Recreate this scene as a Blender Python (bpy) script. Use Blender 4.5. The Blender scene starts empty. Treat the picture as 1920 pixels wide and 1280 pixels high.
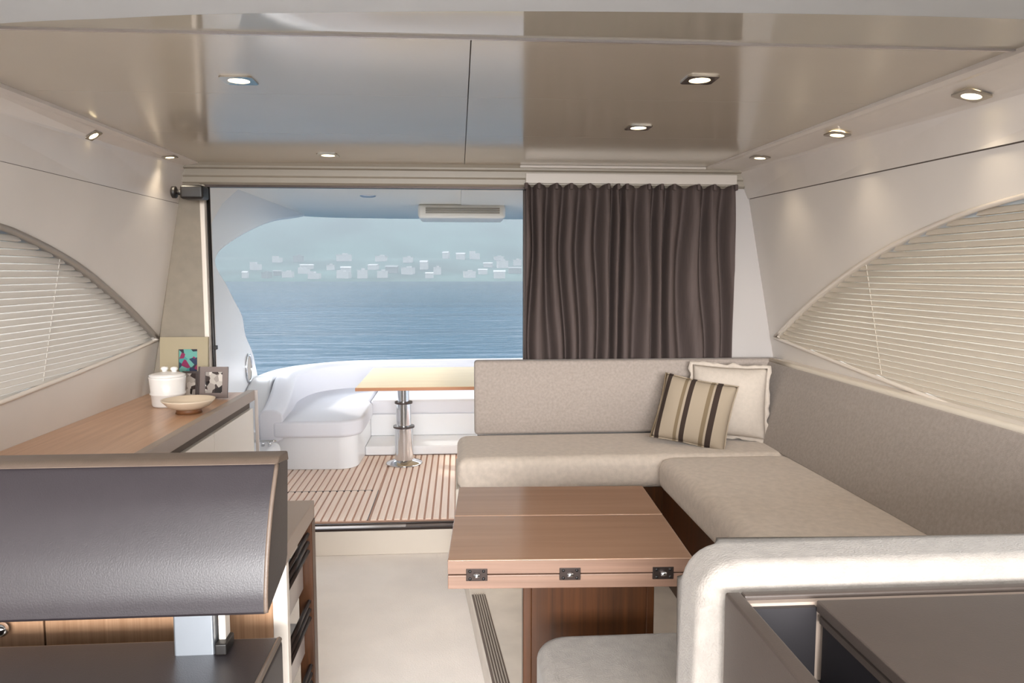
import bpy, bmesh, math, random
import numpy as np
from mathutils import Matrix, Vector, Euler, noise

random.seed(7)
scene = bpy.context.scene
COL = scene.collection
PI = math.pi

# ------------------------------------------------------------------ camera
# world: x = across the boat, y = aft, z = up (saloon floor = 0)
EYE = (0.0, 0.0, 1.43)
TH = math.atan(128 / 1400.0)
PS = math.atan(100 / 1400.0 * math.cos(TH))
cam_data = bpy.data.cameras.new('camera')
cam_data.sensor_width = 36.0
cam_data.lens = 1400 / 1920 * 36.0
cam_data.clip_start = 0.02
cam_data.clip_end = 5000
cam = bpy.data.objects.new('camera', cam_data)
COL.objects.link(cam)
s_, c_, S_, C_ = math.sin(PS), math.cos(PS), math.sin(TH), math.cos(TH)
Rv, Fv, Uv = Vector((c_, -s_, 0)), Vector((s_ * C_, c_ * C_, -S_)), Vector((s_ * S_, c_ * S_, C_))
m = Matrix((Rv, Uv, -Fv)).transposed().to_4x4()
m.translation = EYE
cam.matrix_world = m
scene.camera = cam

# ------------------------------------------------------------------ view, sky, sun
vs = scene.view_settings
vs.view_transform = 'Standard'
vs.look = 'None'
vs.gamma = 1.0
vs.use_curve_mapping = False
vs.exposure = 0.98

world = bpy.data.worlds.new('sky')
scene.world = world
world.use_nodes = True
wn = world.node_tree.nodes
wl = world.node_tree.links
wn.clear()
wo = wn.new('ShaderNodeOutputWorld')
bg = wn.new('ShaderNodeBackground')
tc = wn.new('ShaderNodeTexCoord')
sep = wn.new('ShaderNodeSeparateXYZ')
rmp = wn.new('ShaderNodeValToRGB')
rmp.color_ramp.elements[0].position = 0.0
rmp.color_ramp.elements[0].color = (0.95, 0.955, 0.95, 1)
rmp.color_ramp.elements[1].position = 0.7
rmp.color_ramp.elements[1].color = (0.78, 0.85, 0.94, 1)
wl.new(tc.outputs['Generated'], sep.inputs[0])
wl.new(sep.outputs['Z'], rmp.inputs[0])
wl.new(rmp.outputs[0], bg.inputs['Color'])
bg.inputs['Strength'].default_value = 3.1
wl.new(bg.outputs[0], wo.inputs[0])

sun_d = bpy.data.lights.new('sun', 'SUN')
sun_d.energy = 1.2
sun_d.angle = math.radians(3.0)
sun_d.color = (1.0, 0.95, 0.87)
sun = bpy.data.objects.new('sun', sun_d)
COL.objects.link(sun)
sun.rotation_euler = Vector((0.80, -0.36, -0.52)).to_track_quat('-Z', 'Y').to_euler()


def area(name, loc, to, sx, sy, power, color):
    d = bpy.data.lights.new(name, 'AREA')
    d.shape = 'RECTANGLE'
    d.size, d.size_y = sx, sy
    d.energy = power
    d.color = color
    o = bpy.data.objects.new(name, d)
    COL.objects.link(o)
    o.location = loc
    o.rotation_euler = (Vector(to) - Vector(loc)).to_track_quat('-Z', 'Y').to_euler()
    return o


# daylight coming in through the windscreen, forward of the helm
area('windscreen_daylight', (0.0, -4.6, 1.95), (0.0, 3.0, 0.9), 3.4, 1.3, 420, (1.0, 0.985, 0.97))
# unseen fill lamp added above the helm to brighten the aisle floor
area('overhead_fill', (0.0, 0.15, 1.885), (0.0, 0.55, 0.0), 1.5, 0.9, 24, (1.0, 0.985, 0.97))


# ------------------------------------------------------------------ materials
def lin(c):
    out = []
    for v in c[:3]:
        v = v / 255.0
        out.append(v / 12.92 if v <= 0.04045 else ((v + 0.055) / 1.055) ** 2.4)
    return (*out, 1.0)


def base_mat(name):
    mt = bpy.data.materials.new(name)
    mt.use_nodes = True
    nt = mt.node_tree
    return mt, nt, nt.nodes['Principled BSDF']


def pm(name, rgb, rough=0.5, metal=0.0, var=0.0, scale=(8, 8, 8), bump=0.0, bscale=None, spec=0.5,
       emit=None, estr=0.0, coat=0.0, detail=3.0, sheen=0.0):
    mt, nt, b = base_mat(name)
    b.inputs['Roughness'].default_value = rough
    b.inputs['Metallic'].default_value = metal
    b.inputs['Specular IOR Level'].default_value = spec
    b.inputs['Coat Weight'].default_value = coat
    b.inputs['Sheen Weight'].default_value = sheen
    b.inputs['Base Color'].default_value = lin(rgb)
    t = nt.nodes.new('ShaderNodeTexCoord')
    if var > 0:
        mp = nt.nodes.new('ShaderNodeMapping')
        mp.inputs['Scale'].default_value = scale
        n = nt.nodes.new('ShaderNodeTexNoise')
        n.inputs['Scale'].default_value = 1.0
        n.inputs['Detail'].default_value = detail
        r = nt.nodes.new('ShaderNodeValToRGB')
        r.color_ramp.elements[0].position = 0.3
        r.color_ramp.elements[1].position = 0.7
        r.color_ramp.elements[0].color = lin([max(0, v * (1 - var)) for v in rgb])
        r.color_ramp.elements[1].color = lin([min(255, v * (1 + var)) for v in rgb])
        nt.links.new(t.outputs['Object'], mp.inputs[0])
        nt.links.new(mp.outputs[0], n.inputs[0])
        nt.links.new(n.outputs['Fac'], r.inputs[0])
        nt.links.new(r.outputs[0], b.inputs['Base Color'])
    if bump > 0:
        mp2 = nt.nodes.new('ShaderNodeMapping')
        mp2.inputs['Scale'].default_value = bscale or scale
        n2 = nt.nodes.new('ShaderNodeTexNoise')
        n2.inputs['Scale'].default_value = 1.0
        n2.inputs['Detail'].default_value = 2.0
        bp = nt.nodes.new('ShaderNodeBump')
        bp.inputs['Strength'].default_value = bump
        bp.inputs['Distance'].default_value = 0.004
        nt.links.new(t.outputs['Object'], mp2.inputs[0])
        nt.links.new(mp2.outputs[0], n2.inputs[0])
        nt.links.new(n2.outputs['Fac'], bp.inputs['Height'])
        nt.links.new(bp.outputs[0], b.inputs['Normal'])
    if emit:
        b.inputs['Emission Color'].default_value = lin(emit)
        b.inputs['Emission Strength'].default_value = estr
    return mt


def wood(name, dark, light, scale, rough=0.4, coat=0.0):
    mt, nt, b = base_mat(name)
    t = nt.nodes.new('ShaderNodeTexCoord')
    mp = nt.nodes.new('ShaderNodeMapping')
    mp.inputs['Scale'].default_value = scale
    n = nt.nodes.new('ShaderNodeTexNoise')
    n.inputs['Scale'].default_value = 1.0
    n.inputs['Detail'].default_value = 6.0
    n.inputs['Roughness'].default_value = 0.65
    n.inputs['Distortion'].default_value = 0.4
    r = nt.nodes.new('ShaderNodeValToRGB')
    r.color_ramp.elements[0].position = 0.32
    r.color_ramp.elements[1].position = 0.68
    r.color_ramp.elements[0].color = lin(dark)
    r.color_ramp.elements[1].color = lin(light)
    nt.links.new(t.outputs['Object'], mp.inputs[0])
    nt.links.new(mp.outputs[0], n.inputs[0])
    nt.links.new(n.outputs['Fac'], r.inputs[0])
    nt.links.new(r.outputs[0], b.inputs['Base Color'])
    b.inputs['Roughness'].default_value = rough
    b.inputs['Coat Weight'].default_value = coat
    b.inputs['Coat Roughness'].default_value = 0.12
    return mt


def glass_mat(name, tint=(0.95, 0.98, 0.98), gloss=0.06):
    mt = bpy.data.materials.new(name)
    mt.use_nodes = True
    nt = mt.node_tree
    nt.nodes.clear()
    o = nt.nodes.new('ShaderNodeOutputMaterial')
    tr = nt.nodes.new('ShaderNodeBsdfTransparent')
    tr.inputs[0].default_value = (*tint, 1)
    gl = nt.nodes.new('ShaderNodeBsdfGlossy')
    gl.inputs['Roughness'].default_value = 0.02
    mx = nt.nodes.new('ShaderNodeMixShader')
    mx.inputs[0].default_value = gloss
    nt.links.new(tr.outputs[0], mx.inputs[1])
    nt.links.new(gl.outputs[0], mx.inputs[2])
    nt.links.new(mx.outputs[0], o.inputs[0])
    return mt


def slat_mat(name, rgb, trans=0.45):
    mt = bpy.data.materials.new(name)
    mt.use_nodes = True
    nt = mt.node_tree
    nt.nodes.clear()
    o = nt.nodes.new('ShaderNodeOutputMaterial')
    d = nt.nodes.new('ShaderNodeBsdfDiffuse')
    d.inputs[0].default_value = lin(rgb)
    tr = nt.nodes.new('ShaderNodeBsdfTranslucent')
    tr.inputs[0].default_value = lin(rgb)
    mx = nt.nodes.new('ShaderNodeMixShader')
    mx.inputs[0].default_value = trans
    nt.links.new(d.outputs[0], mx.inputs[1])
    nt.links.new(tr.outputs[0], mx.inputs[2])
    nt.links.new(mx.outputs[0], o.inputs[0])
    return mt


def stripe_mat(name, stops):
    """stripes across local x; stops = (x, rgb) constant ramp over x in [-.5,.5]"""
    mt, nt, b = base_mat(name)
    t = nt.nodes.new('ShaderNodeTexCoord')
    sp = nt.nodes.new('ShaderNodeSeparateXYZ')
    mr = nt.nodes.new('ShaderNodeMapRange')
    mr.inputs['From Min'].default_value = -0.2
    mr.inputs['From Max'].default_value = 0.2
    r = nt.nodes.new('ShaderNodeValToRGB')
    r.color_ramp.interpolation = 'CONSTANT'
    els = r.color_ramp.elements
    els[0].position, els[0].color = stops[0][0], lin(stops[0][1])
    els[1].position, els[1].color = stops[1][0], lin(stops[1][1])
    for p, c in stops[2:]:
        e = els.new(p)
        e.color = lin(c)
    nt.links.new(t.outputs['Object'], sp.inputs[0])
    nt.links.new(sp.outputs['X'], mr.inputs['Value'])
    nt.links.new(mr.outputs[0], r.inputs[0])
    nt.links.new(r.outputs[0], b.inputs['Base Color'])
    b.inputs['Roughness'].default_value = 0.9
    return mt


def photo_mat(name, cols, scale):
    mt, nt, b = base_mat(name)
    t = nt.nodes.new('ShaderNodeTexCoord')
    v = nt.nodes.new('ShaderNodeTexVoronoi')
    v.inputs['Scale'].default_value = scale
    r = nt.nodes.new('ShaderNodeValToRGB')
    r.color_ramp.interpolation = 'CONSTANT'
    sp = nt.nodes.new('ShaderNodeSeparateColor')
    els = r.color_ramp.elements
    els[0].position, els[0].color = 0.0, lin(cols[0])
    els[1].position, els[1].color = 1.0 / len(cols), lin(cols[1])
    for i, c in enumerate(cols[2:]):
        e = els.new((i + 2) / len(cols))
        e.color = lin(c)
    nt.links.new(t.outputs['Object'], v.inputs['Vector'])
    nt.links.new(v.outputs['Color'], sp.inputs[0])
    nt.links.new(sp.outputs[0], r.inputs[0])
    nt.links.new(r.outputs[0], b.inputs['Base Color'])
    b.inputs['Roughness'].default_value = 0.25
    return mt


M = {}
M['ceiling'] = pm('ceiling_lacquer', (192, 181, 166), rough=0.13, var=0.01, scale=(2, 2, 2), spec=0.9)
M['ceiling_strip'] = pm('ceiling_gloss_strip', (176, 168, 154), rough=0.05, spec=0.8)
M['headliner'] = pm('headliner_white', (190, 192, 193), rough=0.6, var=0.01)
M['soffit'] = pm('soffit_lacquer', (222, 214, 207), rough=0.28, var=0.01)
M['wall'] = pm('wall_vinyl', (224, 217, 210), rough=0.55, var=0.012, scale=(3, 3, 3))
M['wall_white'] = pm('wall_white_lacquer', (172, 166, 163), rough=0.4)
M['pillar'] = pm('pillar_taupe_leather', (130, 120, 106), rough=0.5, var=0.03, scale=(20, 20, 20))
M['header_light'] = pm('header_light', (188, 179, 170), rough=0.4)
M['header'] = pm('header_taupe', (148, 139, 126), rough=0.4)
M['seam'] = pm('dark_seam', (104, 92, 83), rough=0.8)
M['black'] = pm('black_plastic', (22, 18, 17), rough=0.45)
M['darkmetal'] = pm('dark_bronze', (52, 42, 38), rough=0.4, metal=0.6)
M['chrome'] = pm('chrome', (215, 218, 222), rough=0.12, metal=1.0)
M['brushed'] = pm('brushed_steel', (176, 182, 190), rough=0.34, metal=0.85)
M['silver'] = pm('silver_trim', (196, 188, 184), rough=0.3, metal=0.5)
M['carpet'] = pm('cream_carpet', (246, 240, 236), rough=0.95, var=0.012, scale=(7, 7, 7), bump=0.5, bscale=(160, 160, 160), detail=6)
M['step'] = pm('step_cream', (206, 196, 184), rough=0.6)
M['tread'] = pm('tread_rubber_grey', (112, 100, 94), rough=0.7)
M['platform'] = pm('platform_cream', (222, 214, 206), rough=0.9, var=0.03, scale=(9, 9, 9))
M['tread_light'] = pm('tread_light_grey', (176, 168, 160), rough=0.6)
M['fabric'] = pm('sofa_fabric', (200, 187, 175), rough=0.95, var=0.035, scale=(45, 45, 45), bump=0.35, bscale=(350, 350, 350), detail=5, sheen=0.15)
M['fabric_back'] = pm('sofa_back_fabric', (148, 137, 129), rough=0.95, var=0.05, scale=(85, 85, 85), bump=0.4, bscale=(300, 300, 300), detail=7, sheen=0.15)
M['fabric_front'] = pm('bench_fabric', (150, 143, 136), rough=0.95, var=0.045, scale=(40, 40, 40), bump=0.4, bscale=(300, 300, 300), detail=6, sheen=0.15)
M['piping'] = pm('light_piping', (214, 204, 190), rough=0.7)
M['leather'] = pm('brown_leather', (42, 37, 40), rough=0.38, var=0.03, scale=(30, 30, 30), bump=0.08, bscale=(420, 420, 420))
M['leather_top'] = pm('brown_leather_top', (96, 82, 72), rough=0.45, var=0.03, scale=(30, 30, 30), bump=0.1, bscale=(420, 420, 420))
M['console'] = pm('console_brown', (68, 59, 54), rough=0.42, var=0.02, scale=(30, 30, 30), bump=0.06, bscale=(500, 500, 500))
M['console_in'] = pm('console_tray_black', (30, 27, 30), rough=0.5)
M['wood_top'] = wood('counter_walnut', (186, 146, 116), (210, 172, 142), (40, 1.6, 40), rough=0.3)
M['wood_table'] = wood('table_walnut', (148, 112, 88), (166, 130, 105), (1.6, 30, 30), rough=0.3, coat=1.0)
M['wood_edge'] = wood('table_edge_walnut', (108, 83, 69), (130, 102, 86), (1.5, 60, 60), rough=0.35)
M['wood_dark'] = wood('pedestal_walnut', (50, 28, 11), (84, 48, 22), (45, 45, 1.2), rough=0.35)
M['wood_face'] = wood('cabinet_walnut', (146, 110, 82), (174, 138, 108), (110, 110, 1.4), rough=0.4)
M['counter_edge'] = pm('counter_taupe_edge', (158, 142, 130), rough=0.4)
M['door_white'] = pm('cabinet_white', (226, 218, 208), rough=0.35)
M['gelcoat'] = pm('white_gelcoat', (228, 228, 230), rough=0.25)
M['gelcoat_roof'] = pm('roof_gelcoat', (232, 227, 218), rough=0.4)
M['cushion_ext'] = pm('white_vinyl', (214, 214, 221), rough=0.6, bump=0.05, bscale=(200, 200, 200))
M['teak'] = wood('teak', (240, 216, 198), (248, 230, 216), (60, 2.0, 60), rough=0.7)
M['caulk'] = pm('teak_caulk', (202, 166, 148), rough=0.8)
M['ctable'] = wood('cockpit_table_teak', (226, 204, 164), (238, 218, 180), (2.0, 40, 40), rough=0.45, coat=0.0)
M['ctable_edge'] = pm('cockpit_table_edge', (176, 118, 78), rough=0.4)
M['curtain'] = pm('curtain_brown', (82, 71, 68), rough=0.75, var=0.05, scale=(200, 200, 6), sheen=0.0, spec=0.2)
M['glass'] = glass_mat('glass_pane')
M['slat_r'] = slat_mat('blind_slat_cream', (220, 210, 196), 0.22)
M['slat_l'] = slat_mat('blind_slat_white', (224, 218, 211), 0.28)
M['lip'] = pm('window_lip_cream', (222, 212, 201), rough=0.4)
M['lip_l'] = pm('window_lip_grey', (150, 142, 134), rough=0.4)
M['bezel'] = pm('lamp_bezel', (176, 168, 156), rough=0.05, metal=0.9)
M['lampglow'] = pm('lamp_glow', (255, 244, 214), rough=0.4, emit=(255, 236, 190), estr=5.0)
M['ceramic'] = pm('ceramic_white', (222, 218, 214), rough=0.3)
M['bowl'] = pm('bowl_cream', (214, 196, 174), rough=0.45)
M['bowl_foot'] = pm('bowl_foot_brown', (110, 70, 40), rough=0.5)
M['frame_beige'] = pm('frame_beige', (150, 138, 112), rough=0.6)
M['frame_grey'] = pm('frame_grey', (118, 106, 102), rough=0.4, metal=0.2)
M['frame_dark'] = pm('frame_dark', (66, 56, 54), rough=0.4)
M['pillow_white'] = pm('pillow_cream', (182, 171, 160), rough=0.95, var=0.02, scale=(60, 60, 60), bump=0.3, bscale=(500, 500, 500))
SB, SD, ST = (152, 138, 120), (48, 34, 26), (112, 96, 74)
M['pillow_stripe'] = stripe_mat('pillow_stripe', [
    (0.0, SB), (0.055, ST), (0.10, SB), (0.125, SD), (0.175, SB), (0.335, ST), (0.375, SB), (0.40, SD),
    (0.455, SB), (0.625, ST), (0.67, SB), (0.695, SD), (0.755, SB)])
M['photo_a'] = photo_mat('photo_print', [(26, 40, 70), (120, 22, 70), (60, 130, 130), (30, 30, 44), (92, 150, 140)], 34)
M['photo_b'] = photo_mat('photo_print_grey', [(200, 192, 184), (60, 50, 48), (150, 142, 136), (30, 24, 24), (176, 168, 160)], 40)
M['hill'] = pm('hill_scrub', (62, 82, 78), rough=1.0, var=0.22, scale=(0.03, 0.03, 0.03), detail=8)
M['house'] = pm('house_render_white', (165, 166, 166), rough=0.9)
M['house_b'] = pm('house_render_grey', (120, 124, 124), rough=0.9)
M['sand'] = pm('shore_rock', (150, 146, 138), rough=1.0, var=0.1, scale=(0.1, 0.1, 0.1))


def sea_mat():
    mt, nt, b = base_mat('sea_water')
    b.inputs['Base Color'].default_value = (0.02, 0.10, 0.19, 1)
    b.inputs['Roughness'].default_value = 0.25
    b.inputs['Specular IOR Level'].default_value = 0.06
    t = nt.nodes.new('ShaderNodeTexCoord')
    mp = nt.nodes.new('ShaderNodeMapping')
    mp.inputs['Scale'].default_value = (0.35, 0.9, 1)
    n = nt.nodes.new('ShaderNodeTexNoise')
    n.inputs['Scale'].default_value = 1.0
    n.inputs['Detail'].default_value = 4.0
    bp = nt.nodes.new('ShaderNodeBump')
    bp.inputs['Strength'].default_value = 0.8
    bp.inputs['Distance'].default_value = 0.35
    nt.links.new(t.outputs['Object'], mp.inputs[0])
    nt.links.new(mp.outputs[0], n.inputs[0])
    nt.links.new(n.outputs['Fac'], bp.inputs['Height'])
    nt.links.new(bp.outputs[0], b.inputs['Normal'])
    r = nt.nodes.new('ShaderNodeValToRGB')
    mp2 = nt.nodes.new('ShaderNodeMapping')
    mp2.inputs['Scale'].default_value = (0.03, 0.16, 1)
    n2 = nt.nodes.new('ShaderNodeTexNoise')
    n2.inputs['Detail'].default_value = 5.0
    n2.inputs['Scale'].default_value = 1.0
    r.color_ramp.elements[0].position = 0.35
    r.color_ramp.elements[1].position = 0.65
    r.color_ramp.elements[0].color = (0.0025, 0.021, 0.040, 1)
    r.color_ramp.elements[1].color = (0.005, 0.031, 0.056, 1)
    nt.links.new(t.outputs['Object'], mp2.inputs[0])
    nt.links.new(mp2.outputs[0], n2.inputs[0])
    nt.links.new(n2.outputs['Fac'], r.inputs[0])
    nt.links.new(r.outputs[0], b.inputs['Base Color'])
    return mt


M['sea'] = sea_mat()


# ------------------------------------------------------------------ mesh helpers
def finish(name, bm, mat, parent=None, local=False, smooth=False, bevel=0.0, wn_=False, solid=0.0):
    me = bpy.data.meshes.new(name)
    bmesh.ops.recalc_face_normals(bm, faces=bm.faces)
    bm.to_mesh(me)
    bm.free()
    mats = mat if isinstance(mat, (list, tuple)) else [mat]
    for x in mats:
        me.materials.append(M[x])
    if smooth:
        me.polygons.foreach_set('use_smooth', [True] * len(me.polygons))
    o = bpy.data.objects.new(name, me)
    COL.objects.link(o)
    if parent is not None:
        o.parent = parent
        if not local:
            mw = Matrix.Translation(parent.location) @ parent.rotation_euler.to_matrix().to_4x4() if parent.type == 'EMPTY' else Matrix()
            pp = parent
            o.matrix_parent_inverse = mw.inverted()
            if parent.parent is not None and parent.type != 'EMPTY':
                o.matrix_parent_inverse = Matrix()
    if solid:
        md = o.modifiers.new('solid', 'SOLIDIFY')
        md.thickness = solid
        md.offset = 0
    if bevel:
        md = o.modifiers.new('bevel', 'BEVEL')
        md.width = bevel
        md.segments = 3
        md.limit_method = 'ANGLE'
        md.angle_limit = math.radians(40)
        me.polygons.foreach_set('use_smooth', [True] * len(me.polygons))
    if bevel or wn_:
        md = o.modifiers.new('wn', 'WEIGHTED_NORMAL')
        md.keep_sharp = True
    return o


def thing(name, label, cat, loc=(0, 0, 0), rot=(0, 0, 0), group=None):
    o = bpy.data.objects.new(name, None)
    o.empty_display_size = 0.05
    COL.objects.link(o)
    o.location = loc
    o.rotation_euler = rot
    o['label'] = label
    o['category'] = cat
    if group:
        o['group'] = group
    return o


def tag(o, label, cat, group=None):
    o['label'] = label
    o['category'] = cat
    if group:
        o['group'] = group
    return o


def struct(o, label, cat):
    o['kind'] = 'structure'
    o['label'] = label
    o['category'] = cat
    return o


def NB():
    return bmesh.new()


def box(bm, x0, x1, y0, y1, z0, z1):
    v = [bm.verts.new(p) for p in ((x0, y0, z0), (x1, y0, z0), (x1, y1, z0), (x0, y1, z0),
                                   (x0, y0, z1), (x1, y0, z1), (x1, y1, z1), (x0, y1, z1))]
    for f in ((0, 3, 2, 1), (4, 5, 6, 7), (0, 1, 5, 4), (1, 2, 6, 5), (2, 3, 7, 6), (3, 0, 4, 7)):
        bm.faces.new([v[i] for i in f])
    return v


def boxo(name, ext, mat, parent=None, bevel=0.0, local=False):
    bm = NB()
    box(bm, *ext)
    return finish(name, bm, mat, parent, local, bevel=bevel)


def rbox(ext, r, seg=5, crown=0.0):
    """soft box: every edge rounded, top slightly crowned"""
    bm = NB()
    box(bm, *ext)
    bmesh.ops.bevel(bm, geom=bm.edges[:], offset=r, segments=seg, profile=0.5, affect='EDGES')
    if crown:
        x0, x1, y0, y1, z0, z1 = ext
        big = [e for e in bm.edges if e.calc_length() > 3 * r]
        bmesh.ops.subdivide_edges(bm, edges=big, cuts=7, use_grid_fill=True)
        for v in bm.verts:
            u = (v.co.x - x0) / (x1 - x0) * 2 - 1
            w = (v.co.y - y0) / (y1 - y0) * 2 - 1
            if v.co.z > (z0 + z1) / 2:
                v.co.z += crown * max(0, 1 - u ** 4) * max(0, 1 - w ** 4)
    return bm


def prism(bm, poly, axis, a, b):
    """extrude a 2-D polygon: axis 'x' -> poly is (y,z); 'y' -> (x,z); 'z' -> (x,y)"""
    def P(p, t):
        return {'x': (t, p[0], p[1]), 'y': (p[0], t, p[1]), 'z': (p[0], p[1], t)}[axis]
    va = [bm.verts.new(P(p, a)) for p in poly]
    vb = [bm.verts.new(P(p, b)) for p in poly]
    n = len(poly)
    bm.faces.new(va[::-1])
    bm.faces.new(vb)
    for i in range(n):
        j = (i + 1) % n
        bm.faces.new([va[i], va[j], vb[j], vb[i]])


def ruled(bm, pa, ya, pb, yb, n=1):
    """surface strip through profile pa (x,z list) at y=ya and pb at y=yb"""
    rows = []
    for k in range(n + 1):
        t = k / n
        rows.append([bm.verts.new((p[0] + (q[0] - p[0]) * t, ya + (yb - ya) * t, p[1] + (q[1] - p[1]) * t))
                     for p, q in zip(pa, pb)])
    for r0, r1 in zip(rows, rows[1:]):
        for i in range(len(r0) - 1):
            bm.faces.new([r0[i], r0[i + 1], r1[i + 1], r1[i]])


def tube(bm, pts, r, seg=10, closed=False):
    pts = [Vector(p) for p in pts]
    n = len(pts)
    rings = []
    prev = None
    for i, p in enumerate(pts):
        if closed:
            d = pts[(i + 1) % n] - pts[i - 1]
        else:
            d = pts[min(i + 1, n - 1)] - pts[max(i - 1, 0)]
        d.normalize()
        if prev is None:
            ref = Vector((0, 0, 1)) if abs(d.z) < 0.9 else Vector((1, 0, 0))
        else:
            ref = prev
        u = (ref - d * ref.dot(d)).normalized()
        prev = u
        w = d.cross(u)
        rr = r[i] if isinstance(r, (list, tuple)) else r
        rings.append([bm.verts.new(p + (u * math.cos(a) + w * math.sin(a)) * rr)
                      for a in (2 * PI * k / seg for k in range(seg))])
    pairs = list(zip(rings, rings[1:]))
    if closed:
        pairs.append((rings[-1], rings[0]))
    for a, b in pairs:
        for k in range(seg):
            l = (k + 1) % seg
            bm.faces.new([a[k], a[l], b[l], b[k]])
    if not closed:
        bm.faces.new(rings[0][::-1])
        bm.faces.new(rings[-1])


def lathe(bm, prof, seg=28, center=(0, 0, 0)):
    cx, cy, cz = center
    rings = []
    for r, z in prof:
        if r < 1e-6:
            rings.append([bm.verts.new((cx, cy, cz + z))])
        else:
            rings.append([bm.verts.new((cx + r * math.cos(2 * PI * k / seg), cy + r * math.sin(2 * PI * k / seg), cz + z))
                          for k in range(seg)])
    for a, b in zip(rings, rings[1:]):
        for k in range(seg):
            l = (k + 1) % seg
            va = [a[0]] if len(a) == 1 else [a[k], a[l]]
            vb = [b[0]] if len(b) == 1 else [b[l], b[k]]
            if len(va) + len(vb) > 2:
                bm.faces.new(va + vb)


def sweep(bm, path, prof_fn, cap=True):
    """sweep profile along a plan path [(x,y)]; prof_fn(i)-> list of (offset, z), offset to the right of travel"""
    n = len(path)
    rows = []
    for i in range(n):
        a = Vector(path[max(i - 1, 0)])
        b = Vector(path[min(i + 1, n - 1)])
        d = (b - a).normalized()
        nr = Vector((d.y, -d.x))
        rows.append([bm.verts.new((path[i][0] + nr.x * o, path[i][1] + nr.y * o, z)) for o, z in prof_fn(i)])
    m_ = len(rows[0])
    for r0, r1 in zip(rows, rows[1:]):
        for k in range(m_):
            l = (k + 1) % m_
            bm.faces.new([r0[k], r0[l], r1[l], r1[k]])
    if cap:
        bm.faces.new(rows[0])
        bm.faces.new(rows[-1][::-1])


def catmull(pts, n=8):
    P = [Vector(p) for p in pts]
    P = [2 * P[0] - P[1]] + P + [2 * P[-1] - P[-2]]
    out = []
    for i in range(1, len(P) - 2):
        for k in range(n):
            t = k / n
            a, b, c, d = P[i - 1], P[i], P[i + 1], P[i + 2]
            out.append(0.5 * ((2 * b) + (c - a) * t + (2 * a - 5 * b + 4 * c - d) * t * t + (3 * b - a - 3 * c + d) * t ** 3))
    out.append(P[-2])
    return out


def copy_tree(o, parent=None):
    c = o.copy()
    COL.objects.link(c)
    if parent is not None:
        c.parent = parent
    for ch in o.children:
        copy_tree(ch, c)
    return c


FRONT = -1.2     # forward end of what is built
AFT = 3.73       # plane of the cockpit door

# ------------------------------------------------------------------ floor, platform, step
rs = boxo('trim_7', (-1.75, 1.8, FRONT, 3.86, 2.0, 2.2), 'gelcoat_roof')
struct(rs, 'white deckhead above the saloon ceiling', 'roof')
fl = boxo('floor', (-1.7, 1.75, FRONT, 3.75, -0.06, 0.0), 'carpet')
struct(fl, 'cream carpeted saloon floor between the galley and the dinette', 'floor')


def edge_x(y):
    return 0.05 + (3.02 - y) * 0.082


bm = NB()
prism(bm, [(edge_x(3.73) - 0.012, 3.73), (edge_x(-1.2) - 0.012, -1.2), (1.72, -1.2), (1.72, 3.73)], 'z', 0.0, 0.098)
pf = finish('trim_1', bm, 'platform', bevel=0.006)
struct(pf, 'raised cream platform that carries the dinette', 'platform')
bm = NB()
prism(bm, [(edge_x(3.0) - 0.006, 3.0), (edge_x(-1.2) - 0.006, -1.2), (edge_x(-1.2) + 0.05, -1.2), (edge_x(3.0) + 0.05, 3.0)], 'z', 0.098, 0.1)
finish('tread_strip', bm, 'tread', pf)
for k in range(5):
    o0 = 0.002 + k * 0.0095
    bm = NB()
    prism(bm, [(edge_x(3.0) + o0, 3.0), (edge_x(-1.2) + o0, -1.2), (edge_x(-1.2) + o0 + 0.004, -1.2), (edge_x(3.0) + o0 + 0.004, 3.0)],
          'z', 0.1, 0.1045)
    finish('tread_rib', bm, 'tread_light', pf)

st = boxo('trim_2', (-1.5, 1.7, 3.73, 3.86, 0.0, 0.128), 'step', bevel=0.006)
struct(st, 'cream step riser below the cockpit doorway', 'door sill')
boxo('door_track', (-1.2, 0.4, 3.732, 3.748, 0.128, 0.139), 'darkmetal', st)
boxo('door_track', (-1.2, 0.4, 3.80, 3.815, 0.128, 0.141), 'darkmetal', st)
boxo('track_strip', (-1.2, -0.28, 3.75, 3.798, 0.128, 0.136), 'silver', st)
boxo('track_strip', (-0.28, 0.4, 3.75, 3.798, 0.128, 0.136), 'tread', st)

# ------------------------------------------------------------------ ceiling
cl = boxo('ceiling', (-1.45, 1.5, 1.5, 3.80, 1.97, 1.999), 'seam')
struct(cl, 'glossy taupe ceiling of lacquered panels with fine dark seams', 'ceiling')
G = 0.0014
ys = [1.712, 2.28, 2.90, 3.665]
for xa, xb in ((-1.27, 0.031), (0.031, 1.31)):
    for ya, yb in zip(ys, ys[1:]):
        gg = 0.0008
        boxo('ceiling_panel', (xa + (G if xa > 0 else 0), xb - (G if xb < 1 else 0), ya + gg, yb - gg, 1.95, 1.97), 'ceiling', cl)
# glossy cross strip and forward headliner with a curved aft edge
bm = NB()
ruled(bm, [(-1.45, 1.949), (1.45, 1.949)], 1.706, [(-1.45, 1.942), (1.45, 1.942)], 1.30)
finish('cross_panel', bm, 'ceiling_strip', cl)
boxo('cross_bead', (-1.42, 1.42, 1.703, 1.7115, 1.944, 1.97), 'silver', cl)
bm = NB()
edge = catmull([(-1.5, 1.70), (-0.87, 1.538), (-0.652, 1.495), (-0.4, 1.45), (0.1, 1.402), (0.628, 1.378), (1.06, 1.377), (1.5, 1.40)], 6)
prism(bm, [(-1.5, FRONT)] + [(p.x, p.y) for p in edge] + [(1.5, FRONT)], 'z', 1.90, 1.94)
hl = finish('headliner', bm, 'headliner', cl, bevel=0.012)

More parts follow.
